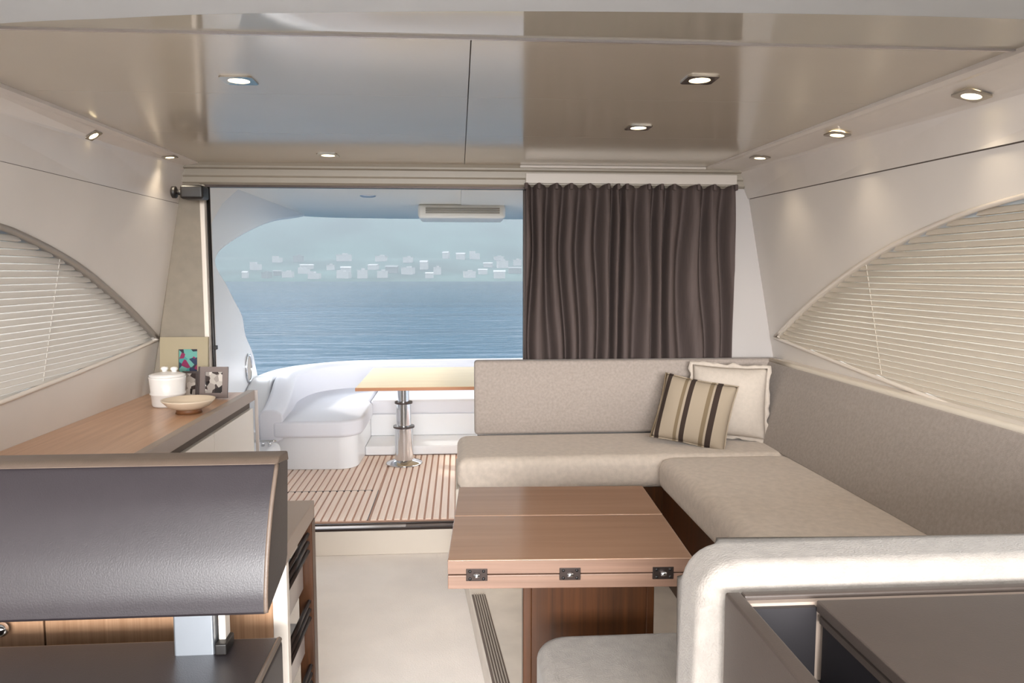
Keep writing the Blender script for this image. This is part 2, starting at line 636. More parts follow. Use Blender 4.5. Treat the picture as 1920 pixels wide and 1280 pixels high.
# ------------------------------------------------------------------ side soffits with fascia
def lerp_prof(p0, p1, y0, y1, y):
    t = (y - y0) / (y1 - y0)
    return [(a[0] + (b[0] - a[0]) * t, a[1] + (b[1] - a[1]) * t) for a, b in zip(p0, p1)]


R0 = [(1.289, 1.951), (1.289, 1.937), (1.308, 1.931), (1.325, 1.931), (1.435, 1.899), (1.450, 1.889), (1.460, 1.772)]
R1 = [(1.216, 1.951), (1.216, 1.945), (1.232, 1.943), (1.245, 1.943), (1.385, 1.937), (1.402, 1.930), (1.458, 1.803)]
bm = NB()
ruled(bm, lerp_prof(R0, R1, 1.87, 3.73, FRONT), FRONT, R1, 3.73, 6)
so_r = finish('trim_3', bm, 'soffit')
struct(so_r, 'white lacquered soffit with downlights along the starboard blind side', 'soffit')
L0 = [(-1.251, 1.951), (-1.251, 1.938), (-1.268, 1.932), (-1.280, 1.930), (-1.315, 1.890), (-1.318, 1.872), (-1.332, 1.756)]
L1 = [(-1.217, 1.951), (-1.217, 1.944), (-1.231, 1.941), (-1.240, 1.940), (-1.285, 1.935), (-1.292, 1.925), (-1.332, 1.762)]
bm = NB()
ruled(bm, lerp_prof(L0, L1, 2.2, 3.73, FRONT), FRONT, L1, 3.73, 6)
so_l = finish('trim_4', bm, 'soffit')
struct(so_l, 'white lacquered soffit with downlights above the galley counter', 'soffit')


# ------------------------------------------------------------------ side walls with blind windows
def wall_x(sg, z):
    if sg > 0:
        return 1.465 + (1.795 - z) * (0.15 / 0.79)
    return -(1.332 + (1.752 - z) * (0.14 / 0.752))


UP_R = catmull([(3.662, 1.109), (3.346, 1.251), (3.011, 1.379), (2.662, 1.493), (2.274, 1.584), (1.909, 1.633), (1.3, 1.668), (0.6, 1.662), (0.0, 1.60), (-0.5, 1.50)], 6)
LO_R = [(3.662, 1.105), (2.932, 1.042), (2.42, 1.004), (2.01, 0.968), (1.0, 0.93), (-0.5, 0.93)]
UP_L = catmull([(3.687, 1.122), (3.376, 1.26), (3.093, 1.371), (2.859, 1.453), (2.664, 1.506), (2.498, 1.543), (2.353, 1.568), (1.8, 1.622), (1.0, 1.63), (0.3, 1.6), (-0.5, 1.48)], 6)
LO_L = [(3.687, 1.112), (3.4, 1.084), (2.971, 1.051), (2.472, 1.017), (1.5, 0.975), (-0.5, 0.96)]


def interp(pts, y):
    pts = sorted((p[0], p[1]) for p in pts)
    return float(np.interp(y, [p[0] for p in pts], [p[1] for p in pts]))


def side(sg, UP, LO, zt0, zt1, name, wname, n, wall_label, win_label, lip_mat):
    def ztop(y):
        return zt0 + (zt1 - zt0) * (y - 1.87) / (3.73 - 1.87)
    ymax = UP[0][0]
    cols = [FRONT, -0.5] + list(np.linspace(-0.4, ymax, 44)) + [3.735]
    bm = NB()

    def V(y, z, off=0.0):
        return bm.verts.new((wall_x(sg, z) + sg * off, y, z))
    for a, b in zip(cols, cols[1:]):
        mid = (a + b) / 2
        if mid < -0.5 or mid > ymax:
            bm.faces.new([V(a, 0.0), V(b, 0.0), V(b, ztop(b)), V(a, ztop(a))])
        else:
            bm.faces.new([V(a, 0.0), V(b, 0.0), V(b, interp(LO, b)), V(a, interp(LO, a))])
            bm.faces.new([V(a, interp(UP, a)), V(b, interp(UP, b)), V(b, ztop(b)), V(a, ztop(a))])
    bmesh.ops.remove_doubles(bm, verts=bm.verts, dist=1e-5)
    w = finish(name, bm, 'wall')
    struct(w, wall_label, 'wall')
    # dark shadow gap above the panel
    bm = NB()
    ruled(bm, [(wall_x(sg, ztop(FRONT)) + sg * 0.004, ztop(FRONT) - 0.01), (wall_x(sg, ztop(FRONT)) + sg * 0.004, ztop(FRONT) + 0.02)], FRONT,
          [(wall_x(sg, ztop(3.73)) + sg * 0.004, ztop(3.73) - 0.01), (wall_x(sg, ztop(3.73)) + sg * 0.004, ztop(3.73) + 0.02)], 3.73)
    finish('shadow_gap', bm, 'seam', w)
    # window: reveal + lip + pane
    yy = list(np.linspace(-0.5, ymax, 60))
    outline = [(y, interp(LO, y)) for y in yy] + [(y, interp(UP, y)) for y in reversed(yy)]
    bm = NB()
    ra = [bm.verts.new((wall_x(sg, z), y, z)) for y, z in outline]
    rb = [bm.verts.new((wall_x(sg, z) + sg * 0.085, y, z)) for y, z in outline]
    k = len(outline)
    for i in range(k):
        j = (i + 1) % k
        bm.faces.new([ra[i], ra[j], rb[j], rb[i]])
    wi = finish(wname, bm, lip_mat)
    struct(wi, win_label, 'window')
    bm = NB()
    nl = len(yy)
    tube(bm, [(wall_x(sg, z) - sg * 0.002, y, z) for y, z in outline[nl:]], 0.0075 if sg > 0 else 0.011, 8)
    finish('window_lip', bm, lip_mat, wi, smooth=True)
    bm = NB()
    tube(bm, [(wall_x(sg, z) - sg * 0.002, y, z) for y, z in outline[:nl] + [outline[nl]]], 0.0085, 8)
    finish('window_lip', bm, 'lip', wi, smooth=True)
    bm = NB()
    va = [bm.verts.new((wall_x(sg, z) + sg * 0.075, y, z)) for y, z in outline]
    bm.faces.new(va)
    finish('pane', bm, 'glass', wi)
    return w, outline


side(1, UP_R, LO_R, 1.7695, 1.8005, 'wall_right', 'window_1', 1, 'cream padded side wall around the starboard arched window',
     'arched window lip on the right wall above the sofa', 'lip')
side(-1, UP_L, LO_L, 1.7530, 1.7595, 'wall_left', 'window_2', 2, 'pale side wall around the arched window over the galley counter',
     'arched window lip on the left wall above the counter', 'lip_l')


def blind(sg, UP, LO, mat, pitch, label):
    b = thing('venetian_blind', label, 'blind', (wall_x(sg, 1.0) + sg * 0.03, 2.0, 0.94))
    zmax = max(p[1] for p in UP)
    z = 0.955
    ymax = UP[0][0]
    ysamp = np.linspace(-0.49, ymax, 500)
    up = np.array([interp(UP, y) for y in ysamp])
    lo = np.array([interp(LO, y) for y in ysamp])
    while z < zmax - 0.004:
        ok = ysamp[(up > z + 0.002) & (lo < z + pitch * 0.6)]
        if len(ok):
            ya, yb = ok[0], ok[-1]
            bm = NB()
            xx = wall_x(sg, z) + sg * 0.028
            h = pitch * 0.5
            # wedge-shaped pleat: lit upper face, shaded lower face
            pr = [(0.004, h), (-0.002, h * 0.72), (-0.0125, -h * 0.55), (-0.0115, -h * 0.8), (0.004, -h * 0.96)]
            poly = [(xx + sg * a_, z + c_) for a_, c_ in pr]
            prism(bm, poly, 'y', ya, yb)
            finish('slat', bm, mat, b)
        z += pitch
    for yc in (0.6, 1.7, 2.75):
        bm = NB()
        z0, z1 = interp(LO, yc) + 0.01, interp(UP, yc) - 0.005
        tube(bm, [(wall_x(sg, z0) + sg * 0.017, yc, z0), (wall_x(sg, z1) + sg * 0.017, yc, z1)], 0.0012, 6)
        finish('cord', bm, mat, b)
    return b


blind(1, UP_R, LO_R, 'slat_r', 0.0225, 'cream slatted blind in the arched window above the sofa')
blind(-1, UP_L, LO_L, 'slat_l', 0.0225, 'white slatted blind in the arched window above the galley counter')

# ------------------------------------------------------------------ aft wall: header, columns, door
wa = boxo('wall_aft', (1.382, 1.62, 3.725, 3.80, 0.0, 1.86), 'wall_white', bevel=0.004)
struct(wa, 'white lacquered column right of the dark curtain', 'wall')
boxo('corner_bead', (1.376, 1.392, 3.716, 3.726, 0.0, 1.848), 'piping', wa)
boxo('panel_below_window', (0.09, 1.62, 3.752, 3.775, 0.0, 0.96), 'wall_white', wa)
hd = NB()
prism(hd, [(3.66, 1.952), (3.672, 1.937), (3.672, 1.928), (3.690, 1.922), (3.690, 1.893), (3.700, 1.885), (3.700, 1.862), (3.72, 1.852), (3.86, 1.852), (3.86, 1.99), (3.66, 1.99)], 'x', -1.32, 1.47)
boxo('panel_left', (-1.72, -1.30, 3.802, 3.83, 0.0, 2.0), 'wall', wa)
hdo = finish('trim_5', hd, 'header')
struct(hdo, 'taupe stepped header beam over the cockpit doorway', 'beam')
boxo('light_bead', (0.30, 1.215, 3.652, 3.668, 1.938, 1.949), 'header_light', hdo)
boxo('curtain_rail_cover', (0.33, 1.385, 3.684, 3.70, 1.868, 1.916), 'header_light', hdo, bevel=0.002)
boxo('door_top_track', (-1.21, 0.36, 3.722, 3.76, 1.842, 1.853), 'darkmetal', hdo)

# tapering left pillar
bm = NB()
prism(bm, [(-1.318, 1.86), (-1.228, 1.86), (-1.224, 0.80), (-1.515, 0.80), (-1.475, 0.98), (-1.452, 1.10), (-1.346, 1.70)], 'y', 3.71, 3.80)
pl = finish('trim_6', bm, 'pillar', bevel=0.006)
struct(pl, 'taupe tapering pillar left of the cockpit doorway', 'pillar')
boxo('pillar_edge', (-1.230, -1.208, 3.70, 3.80, 0.14, 1.85), 'lip', pl, bevel=0.004)

dr = NB()
tube(dr, [(-1.199, 3.735, 0.14), (-1.199, 3.735, 1.845)], 0.0085, 10)
do = finish('door_1', dr, 'black', smooth=True)
struct(do, 'slim black door post at the left of the cockpit opening', 'door')
boxo('latch', (-1.196, -1.182, 3.722, 3.745, 1.058, 1.078), 'black', do, bevel=0.002)
# glass leaf behind the curtain
dl = boxo('door_2', (0.325, 0.36, 3.775, 3.80, 0.14, 1.852), 'darkmetal', bevel=0.002)
struct(dl, 'glazed sliding door leaf behind the dark curtain', 'door')
boxo('stile', (1.35, 1.385, 3.775, 3.80, 0.14, 1.852), 'darkmetal', dl)
boxo('pane', (0.36, 1.35, 3.785, 3.791, 0.14, 1.852), 'glass', dl)

# black roller bracket high on the left pillar
rb = thing('roller_bracket', 'black roller bracket with a small knob at the top of the left pillar', 'bracket', (-1.19, 3.5, 1.76))
bm = rbox((-1.236, -1.134, 3.46, 3.55, 1.760, 1.822), 0.012, 3)
finish('housing', bm, 'black', rb, smooth=True, wn_=True)
boxo('arm', (-1.225, -1.21, 3.54, 3.712, 1.775, 1.815), 'black', rb)
bm = NB()
tube(bm, [(-1.232, 3.5, 1.790), (-1.27, 3.5, 1.792)], [0.016, 0.006], 12)
finish('stem', bm, 'black', rb, smooth=True)
bm = NB()
tube(bm, [(-1.262, 3.5, 1.792), (-1.265, 3.5, 1.792), (-1.279, 3.5, 1.792), (-1.282, 3.5, 1.792)], [0.022, 0.027, 0.027, 0.022], 16)
finish('knob', bm, 'black', rb, smooth=True)

# ------------------------------------------------------------------ downlights
def downlight(loc, label, rot=(0, 0, 0), s=0.043, grp='square recessed downlights', tilt=0.0, power=1.6):
    t = thing('downlight', label, 'downlight', loc, rot, grp)
    bm = NB()
    # square ring
    vo = [(-s, -s), (s, -s), (s, s), (-s, s)]
    seg = 32
    out, inn = [], []
    for k in range(seg):
        a = 2 * PI * (k + 0.5) / seg
        c, d = math.cos(a), math.sin(a)
        q = s / max(abs(c), abs(d))
        out.append((c * q, d * q))
        inn.append((c * s * 0.66, d * s * 0.66))
    lo, li, hi = ([bm.verts.new((x, y, -0.004)) for x, y in out], [bm.verts.new((x, y, -0.004)) for x, y in inn],
                  [bm.verts.new((x, y, 0.006)) for x, y in inn])
    top = [bm.verts.new((x, y, 0.001)) for x, y in out]
    for k in range(seg):
        l = (k + 1) % seg
        bm.faces.new([lo[k], lo[l], li[l], li[k]])
        bm.faces.new([li[k], li[l], hi[l], hi[k]])
        bm.faces.new([top[k], top[l], lo[l], lo[k]])
    finish('bezel', bm, 'bezel', t, local=True)
    bm = NB()
    lathe(bm, [(0, -0.0035), (s * 0.45, -0.003), (s * 0.655, -0.0005), (s * 0.655, 0.004)], 24)
    finish('lamp', bm, 'lampglow', t, local=True, smooth=True)
    d = bpy.data.lights.new('downlight_beam', 'SPOT')
    d.energy = power
    d.color = (1.0, 0.86, 0.66)
    d.spot_size = math.radians(115)
    d.spot_blend = 0.8
    d.shadow_soft_size = 0.03
    o = bpy.data.objects.new('downlight_beam', d)
    COL.objects.link(o)
    o.parent = t
    o.location = (0, 0, -0.02)
    return t


downlight((-0.588, 2.117, 1.9495), 'square downlight in the left ceiling panel, nearer the camera')
downlight((-0.571, 3.403, 1.9495), 'square downlight in the left ceiling panel, nearer the doorway', s=0.045)
downlight((0.65, 2.023, 1.9495), 'dark square downlight in the right ceiling panel, nearer the camera')
downlight((0.644, 2.688, 1.9495), 'dark square downlight in the right ceiling panel, nearer the curtain')
downlight((1.385, 1.975, 1.9085), 'soffit downlight above the blind, nearest of the three on the right', (0, 0.22, 0), 0.038)
downlight((1.345, 2.62, 1.9205), 'soffit downlight above the blind, middle of the three on the right', (0, 0.14, 0), 0.036)
downlight((1.318, 3.24, 1.9335), 'soffit downlight by the curtain corner, farthest of the three on the right', (0, 0.08, 0), 0.036)
downlight((-1.289, 2.80, 1.9165), 'soffit downlight over the galley counter, nearer of the left pair', (0, -0.6, 0), 0.026)
downlight((-1.256, 3.42, 1.936), 'soffit downlight over the galley counter, by the black bracket', (0, -0.1, 0), 0.028)

# ------------------------------------------------------------------ curtain
cu = thing('curtain', 'dark brown pleated curtain hanging at the right of the doorway', 'curtain', (0.85, 3.70, 0.95))
bm = NB()
NX, NZ = 300, 26
X0, X1, ZT, ZB = 0.331, 1.376, 1.862, 0.955
rng = random.Random(3)
centers = np.cumsum([0] + [0.55 + 1.0 * rng.random() for _ in range(13)])
centers = centers / centers[-1]
amps = [0.55 + 0.45 * rng.random() for _ in range(14)]
grid = []
for j in range(NZ + 1):
    tz = j / NZ
    z = ZT + (ZB - ZT) * tz
    row = []
    for i in range(NX + 1):
        u = i / NX
        uu = u + 0.014 * math.sin(9 * u + 3.0 * tz) * tz + 0.024 * noise.noise(Vector((u * 6, tz * 1.6, 2.0))) * min(1, 3 * tz)
        ph = float(np.interp(uu, centers, np.arange(14)))
        k = int(max(0, min(13, ph)))
        fr = ph - math.floor(ph)
        am = (0.75 + 0.25 * amps[k]) * (0.55 + 0.45 * min(1, tz * 5))
        w = 1 - 2 * abs(math.sin(PI * ph)) ** 3.2
        y = 3.702 - 0.043 * am * w + 0.006 * noise.noise(Vector((u * 30, tz * 3, 5)))
        if j < 3:
            y += 0.004 * math.sin(ph * 4 * PI)
        x = X0 + (X1 - X0) * u
        zz = z + (0.004 * math.cos(2 * PI * ph) if j == 0 else 0)
        row.append(bm.verts.new((x, min(y, 3.746), zz)))
    grid.append(row)
for a, b in zip(grid, grid[1:]):
    for i in range(NX):
        bm.faces.new([a[i], a[i + 1], b[i + 1], b[i]])
finish('drape', bm, 'curtain', cu, smooth=True, solid=0.002)
bm = NB()
tube(bm, [(X0, 3.735, 1.853), (X1, 3.735, 1.853)], 0.006, 8)
finish('rail', bm, 'black', cu, smooth=True)
for k in range(0, 14, 1):
    xk = X0 + (X1 - X0) * float(centers[k])
    bm = rbox((xk - 0.008, xk + 0.008, 3.66, 3.69, 1.838, 1.868), 0.004, 2)
    finish('pleat_tab', bm, 'curtain', cu, smooth=True)

# ------------------------------------------------------------------ L-shaped sofa
sf = thing('corner_sofa', 'beige fabric corner sofa along the curtain and the right wall', 'sofa', (0.8, 3.2, 0.1))
bm = NB()
prism(bm, [(-0.02, 3.70), (-0.02, 3.15), (0.90, 3.15), (0.90, 1.2), (1.60, 1.2), (1.60, 3.70)], 'z', 0.098, 0.505)
finish('base', bm, ['step'], sf, bevel=0.008)
bm = NB()
box(bm, 0.885, 0.90, 1.2, 3.14, 0.1, 0.50)
finish('base_panel', bm, 'wood_dark', sf)
boxo('base_panel', (0.45, 0.90, 3.138, 3.15, 0.1, 0.50), 'wood_dark', sf)
bm = rbox((-0.012, 1.50, 3.105, 3.60, 0.505, 0.645), 0.042, 6, crown=0.006)
finish('seat_cushion', bm, 'fabric', sf, smooth=True, wn_=True)
bm = rbox((0.845, 1.43, 1.18, 3.10, 0.505, 0.648), 0.05, 6, crown=0.008)
finish('seat_cushion', bm, 'fabric', sf, smooth=True, wn_=True)
bm = rbox((0.072, 1.60, 3.575, 3.65, 0.648, 1.008), 0.016, 4)
finish('backrest', bm, 'fabric_back', sf, smooth=True, wn_=True)
# side backrest, reclined
bm = NB()
prism(bm, [(1.400, 0.640), (1.412, 0.638), (1.62, 0.638), (1.62, 0.97), (1.56, 1.0), (1.536, 1.0), (1.526, 0.990)], 'y', 1.14, 3.585)
finish('backrest', bm, 'fabric_back', sf, bevel=0.008)
bm = NB()
tube(bm, [(1.543, y, 0.999) for y in np.linspace(1.15, 3.58, 10)], 0.013, 10)
finish('piping', bm, 'piping', sf, smooth=True)
bm = NB()
box(bm, 1.545, 1.625, 1.15, 3.6, 0.965, 1.004)
finish('back_shelf', bm, 'lip', sf, bevel=0.006)

# ------------------------------------------------------------------ pillows
def pillow_bm(w, h, t, ruffle=0.0, n=22, seed=1):
    bm = NB()
    rows = {}
    for sgn in (1, -1):
        for i in range(n + 1):
            for j in range(n + 1):
                u, v = i / n * 2 - 1, j / n * 2 - 1
                prof = max(0.0, (1 - abs(u) ** 2.6)) ** 0.55 * max(0.0, (1 - abs(v) ** 2.6)) ** 0.55
                # edges curve in a little between the corners
                pin = 1 - 0.055 * (1 - v * v) * abs(u) ** 3
                pin2 = 1 - 0.055 * (1 - u * u) * abs(v) ** 3
                x, z = u * w / 2 * pin, v * h / 2 * pin2
                y = sgn * t / 2 * prof + 0.003 * noise.noise(Vector((u * 3, v * 3, seed)))
                if prof == 0 and sgn == -1:
                    rows[(sgn, i, j)] = rows[(1, i, j)]
                else:
                    rows[(sgn, i, j)] = bm.verts.new((x, y, z))
        for i in range(n):
            for j in range(n):
                q = [rows[(sgn, i, j)], rows[(sgn, i + 1, j)], rows[(sgn, i + 1, j + 1)], rows[(sgn, i, j + 1)]]
                bm.faces.new(q if sgn > 0 else q[::-1])
    return bm


def flange_bm(w, h, width, amp, seed):
    bm = NB()
    n = 30
    per = []
    for sdx in range(4):
        for k in range(n):
            t = k / n * 2 - 1
            pin = 1 - 0.055 * (1 - t * t)
            p = [(t, -pin), (pin, t), (-t, pin), (-pin, -t)][sdx]
            per.append(p)
    a, b = [], []
    for i, (u, v) in enumerate(per):
        x, z = u * w / 2, v * h / 2
        d = Vector((u if abs(u) > 0.93 else 0, v if abs(v) > 0.93 else 0))
        d = d.normalized() if d.length else Vector((u, v)).normalized()
        wob = amp * noise.noise(Vector((u * 5, v * 5, seed)))
        a.append(bm.verts.new((x * 0.985, 0, z * 0.985)))
        b.append(bm.verts.new((x + d.x * (width + wob), amp * noise.noise(Vector((u * 6, v * 6, seed + 9))), z + d.y * (width + wob))))
    k = len(per)
    for i in range(k):
        j = (i + 1) % k
        bm.faces.new([a[i], a[j], b[j], b[i]])
    return bm


def place(o, loc, tilt_back, turn, roll):
    mt = Matrix.Translation(loc) @ Matrix.Rotation(turn, 4, 'Z') @ Matrix.Rotation(tilt_back, 4, 'X') @ Matrix.Rotation(roll, 4, 'Y')
    o.matrix_world = mt
    o.location, o.rotation_euler = mt.to_translation(), mt.to_euler()


pw = thing('throw_pillow', 'plain cream throw pillow with a soft flange in the sofa corner', 'pillow', group='throw pillows')
finish('cushion', pillow_bm(0.35, 0.34, 0.13, seed=3), 'pillow_white', pw, local=True, smooth=True)
finish('flange', flange_bm(0.35, 0.34, 0.016, 0.014, 4), 'pillow_white', pw, local=True, smooth=True, solid=0.004)
place(pw, (1.27, 3.415, 0.826), -0.28, -0.30, 0.03)
ps = thing('throw_pillow', 'beige throw pillow with dark brown stripes leaning on the cream pillow', 'pillow', group='throw pillows')
finish('cushion', pillow_bm(0.335, 0.315, 0.12, seed=8), 'pillow_stripe', ps, local=True, smooth=True)
bm = flange_bm(0.335, 0.315, 0.004, 0.002, 6)
finish('seam_edge', bm, 'pillow_stripe', ps, local=True, smooth=True, solid=0.003)
place(ps, (1.075, 3.32, 0.797), -0.46, -0.42, 0.15)

# ------------------------------------------------------------------ dinette table (folded)
tb = thing('dinette_table', 'folded walnut dinette table with brass hinges in front of the sofa', 'table', (0.25, 1.75, 0.1), (0, 0, -0.045))
TX0, TX1, TY0, TY1 = -0.265, 0.245, -0.265, 0.265


def tpart(name, ext, mat, bevel=0.0):
    return boxo(name, ext, mat, tb, bevel=bevel, local=True)


tpart('leaf', (TX0, TX1, TY0, 0.018 - 0.0012, 0.7115, 0.741), 'wood_table', 0.002)
tpart('leaf', (TX0, TX1, 0.018 + 0.0012, TY1, 0.7115, 0.741), 'wood_table', 0.002)
tpart('lower_leaf', (TX0, TX1, TY0, TY1, 0.679, 0.7085), 'wood_edge', 0.002)
tpart('leaf_edge', (TX0 + 0.0005, TX1 - 0.0005, TY0 - 0.0015, TY0 + 0.004, 0.712, 0.7395), 'wood_edge')
for hx in (-0.205, -0.012, 0.182):
    h = tpart('hinge', (hx - 0.022, hx + 0.022, TY0 - 0.0028, TY0 + 0.006, 0.697, 0.723), 'darkmetal', 0.001)
    for dx in (-0.014, 0.014):
        for dz in (-0.008, 0.008):
            bm = NB()
            tube(bm, [(hx + dx, TY0 - 0.0045, 0.710 + dz), (hx + dx, TY0 - 0.002, 0.710 + dz)], 0.0032, 10)
            p = finish('screw', bm, 'black', h, local=True, smooth=True)
    bm = NB()
    tube(bm, [(hx - 0.006, TY0 - 0.005, 0.710), (hx + 0.006, TY0 - 0.005, 0.710)], 0.0055, 10)
    finish('pin', bm, 'chrome', h, local=True, smooth=True)
bm = NB()
prism(bm, [(-0.095, -0.02), (0.215, -0.02), (0.215, 0.10), (-0.095, 0.10)], 'z', 0.0, 0.679)
finish('pedestal', bm, 'wood_dark', tb, local=True, bevel=0.006)
tpart('pedestal_stile', (-0.099, -0.078, -0.024, 0.05, 0.0, 0.678), 'wood_dark', 0.003)
tpart('pedestal_stile', (0.20, 0.219, -0.024, 0.05, 0.0, 0.678), 'wood_dark', 0.003)
tpart('foot_plate', (-0.12, 0.24, -0.05, 0.13, -0.002, 0.012), 'brushed', 0.003)

# ------------------------------------------------------------------ forward bench and console (right foreground)
bn = thing('dinette_bench', 'pale fabric bench with a tall padded back in front of the table', 'bench', (0.7, 1.2, 0.1))
bm = NB()
outl = [(0.325, 0.30), (0.325, 0.30)]
# padded back: rounded upper left corner, extruded in y
prof = [(0.312, 0.10), (1.50, 0.10), (1.50, 1.026)]
cx, cz, rr = 0.392, 0.966, 0.060
arc = [(cx + rr * math.cos(a), cz + rr * math.sin(a)) for a in np.linspace(PI / 2, PI, 9)]
prof += arc
prism(bm, prof, 'y', 0.975, 1.09)
bmesh.ops.bevel(bm, geom=[e for e in bm.edges if abs(e.verts[0].co.y - e.verts[1].co.y) < 1e-6], offset=0.03, segments=5, affect='EDGES', profile=0.5)
finish('backrest', bm, 'fabric_front', bn, smooth=True, wn_=True)
bm = NB()
tube(bm, [(0.367, 0.9745, z) for z in np.linspace(0.3, 0.93, 6)], 0.0018, 6)
finish('seam', bm, 'tread_light', bn, smooth=True)
bm = NB()
box(bm, 0.16, 0.835, 1.09, 1.575, 0.50, 0.64)
bmesh.ops.bevel(bm, geom=[e for e in bm.edges if abs(e.verts[0].co.z - e.verts[1].co.z) > 0.01], offset=0.07, segments=7, affect='EDGES', profile=0.5)
bmesh.ops.bevel(bm, geom=[e for e in bm.edges if abs(e.verts[0].co.z - e.verts[1].co.z) < 1e-5 and e.calc_length() > 0], offset=0.028, segments=4, affect='EDGES', profile=0.5)
finish('seat_cushion', bm, 'fabric_front', bn, smooth=True, wn_=True)
bm = NB()
box(bm, 0.22, 0.83, 1.085, 1.50, 0.1, 0.50)
finish('base', bm, 'step', bn, bevel=0.01)

cs = thing('helm_console', 'dark brown console box with a sunken black tray at lower right', 'console', (0.7, 0.6, 0.3))
CX0, CX1, CY0, CY1, CZ = 0.357, 1.42, 0.05, 0.955, 1.0
bm = NB()
box(bm, CX0, CX1, CY0, CY1, 0.1, 0.86)
finish('body', bm, 'console', cs, bevel=0.004)
boxo('rim', (CX0, CX0 + 0.022, CY0, CY1, 0.86, CZ), 'console', cs, bevel=0.004)
boxo('rim', (CX0 + 0.022, CX1, CY1 - 0.015, CY1, 0.86, CZ), 'console', cs, bevel=0.003)
boxo('rim_trim', (CX0 + 0.023, CX1, CY1 - 0.026, CY1 - 0.016, 0.86, CZ - 0.006), 'counter_edge', cs)
boxo('tray', (CX0 + 0.0225, 0.50, CY0, CY1 - 0.027, 0.861, 0.885), 'console_in', cs)
boxo('tray_wall', (CX0 + 0.0225, 0.470, CY1 - 0.034, CY1 - 0.0265, 0.88, CZ - 0.010), 'console_in', cs)
boxo('tray_lining', (CX0 + 0.0225, CX0 + 0.028, CY0, CY1 - 0.035, 0.88, CZ - 0.010), 'console_in', cs)
boxo('lid', (0.468, CX1, CY0, CY1 - 0.036, 0.985, CZ + 0.001), 'console', cs, bevel=0.002)
boxo('lid_base', (0.476, CX1, CY0, CY1 - 0.040, 0.87, 0.981), 'console_in', cs)
boxo('lid_edge', (0.472, CX1, CY0, CY1 - 0.038, 0.970, 0.979), 'console', cs)

# ------------------------------------------------------------------ galley: peninsula, counter
pn = thing('galley_peninsula', 'walnut galley peninsula with open racks behind the helm seat', 'cabinet', (-0.9, 1.72, 0.0))
PX1, PY0, PY1, PZ = -0.374, 1.585, 1.905, 0.85
boxo('worktop', (-1.45, PX1, PY0 - 0.012, PY1, PZ - 0.045, PZ), 'counter_edge', pn, bevel=0.003)
boxo('back_panel', (-1.45, PX1 - 0.075, PY0 + 0.02, PY1 - 0.01, 0.02, PZ - 0.045), 'seam', pn)
fp = []
for xa, xb in ((-1.45, -0.882), (-0.878, -0.405)):
    d = boxo('door', (xa, xb, PY0, PY0 + 0.02, 0.06, PZ - 0.047), 'wood_face', pn, bevel=0.002)
    if xa < -1:
        bm = NB()
        lathe(bm, [(0, 0.030), (0.010, 0.028), (0.0155, 0.020), (0.014, 0.012), (0.007, 0.007), (0.007, 0.0)], 18)
        bmesh.ops.transform(bm, matrix=Matrix.Translation((-0.957, PY0, 0.690)) @ Matrix.Rotation(PI / 2, 4, 'X'), verts=bm.verts)
        k = finish('knob', bm, 'chrome', d, smooth=True)
        k['label'] = 'small polished dark knob'
boxo('post', (-0.405, PX1, PY0, PY0 + 0.024, 0.0, PZ - 0.045), 'lip', pn, bevel=0.002)
boxo('post', (-0.41, PX1 + 0.001, PY1 - 0.045, PY1, 0.0, PZ - 0.045), 'wood_dark', pn, bevel=0.003)
boxo('plinth', (-1.45, PX1 - 0.03, PY0 + 0.03, PY1 - 0.02, 0.0, 0.06), 'seam', pn)
for gz in (0.775, 0.60, 0.43, 0.26):
    for k in range(3):
        bm = NB()
        z = gz - k * 0.022
        tube(bm, [(PX1 - 0.010, PY0 + 0.024, z), (PX1 - 0.010, PY1 - 0.045, z)], 0.0055, 8)
        finish('rail', bm, 'darkmetal', pn, smooth=True)
for bz in (0.635, 0.465, 0.295, 0.125):
    boxo('basket', (PX1 - 0.07, PX1 - 0.022, PY0 + 0.028, PY1 - 0.05, bz, bz + 0.082), 'silver', pn, bevel=0.004)

ct = thing('galley_counter', 'long wood-topped galley counter with white doors along the left wall', 'counter', (-1.22, 2.8, 0.0))
bm = NB()
prism(bm, [(-1.035, 1.906), (-1.035, 3.70), (-1.4995, 3.70), (-1.4995, 1.906)], 'z', 0.82, 0.85)
finish('worktop', bm, 'wood_top', ct)
boxo('front_edge', (-1.034, -0.998, 1.906, 3.70, 0.812, 0.862), 'counter_edge', ct, bevel=0.004)
boxo('end_edge', (-1.0, -0.985, 3.688, 3.702, 0.0, 0.862), 'silver', ct, bevel=0.003)
boxo('carcass', (-1.45, -1.03, 1.906, 3.695, 0.06, 0.82), 'seam', ct)
boxo('grip_channel', (-1.03, -1.024, 1.906, 3.69, 0.775, 0.812), 'seam', ct)
yd = [1.91, 2.5, 3.1, 3.685]
for a, b in zip(yd, yd[1:]):
    boxo('door', (-1.028, -1.006, a + 0.002, b - 0.002, 0.10, 0.775), 'door_white', ct, bevel=0.002)
boxo('toe_kick', (-1.06, -1.05, 1.906, 3.69, 0.0, 0.10), 'seam', ct)

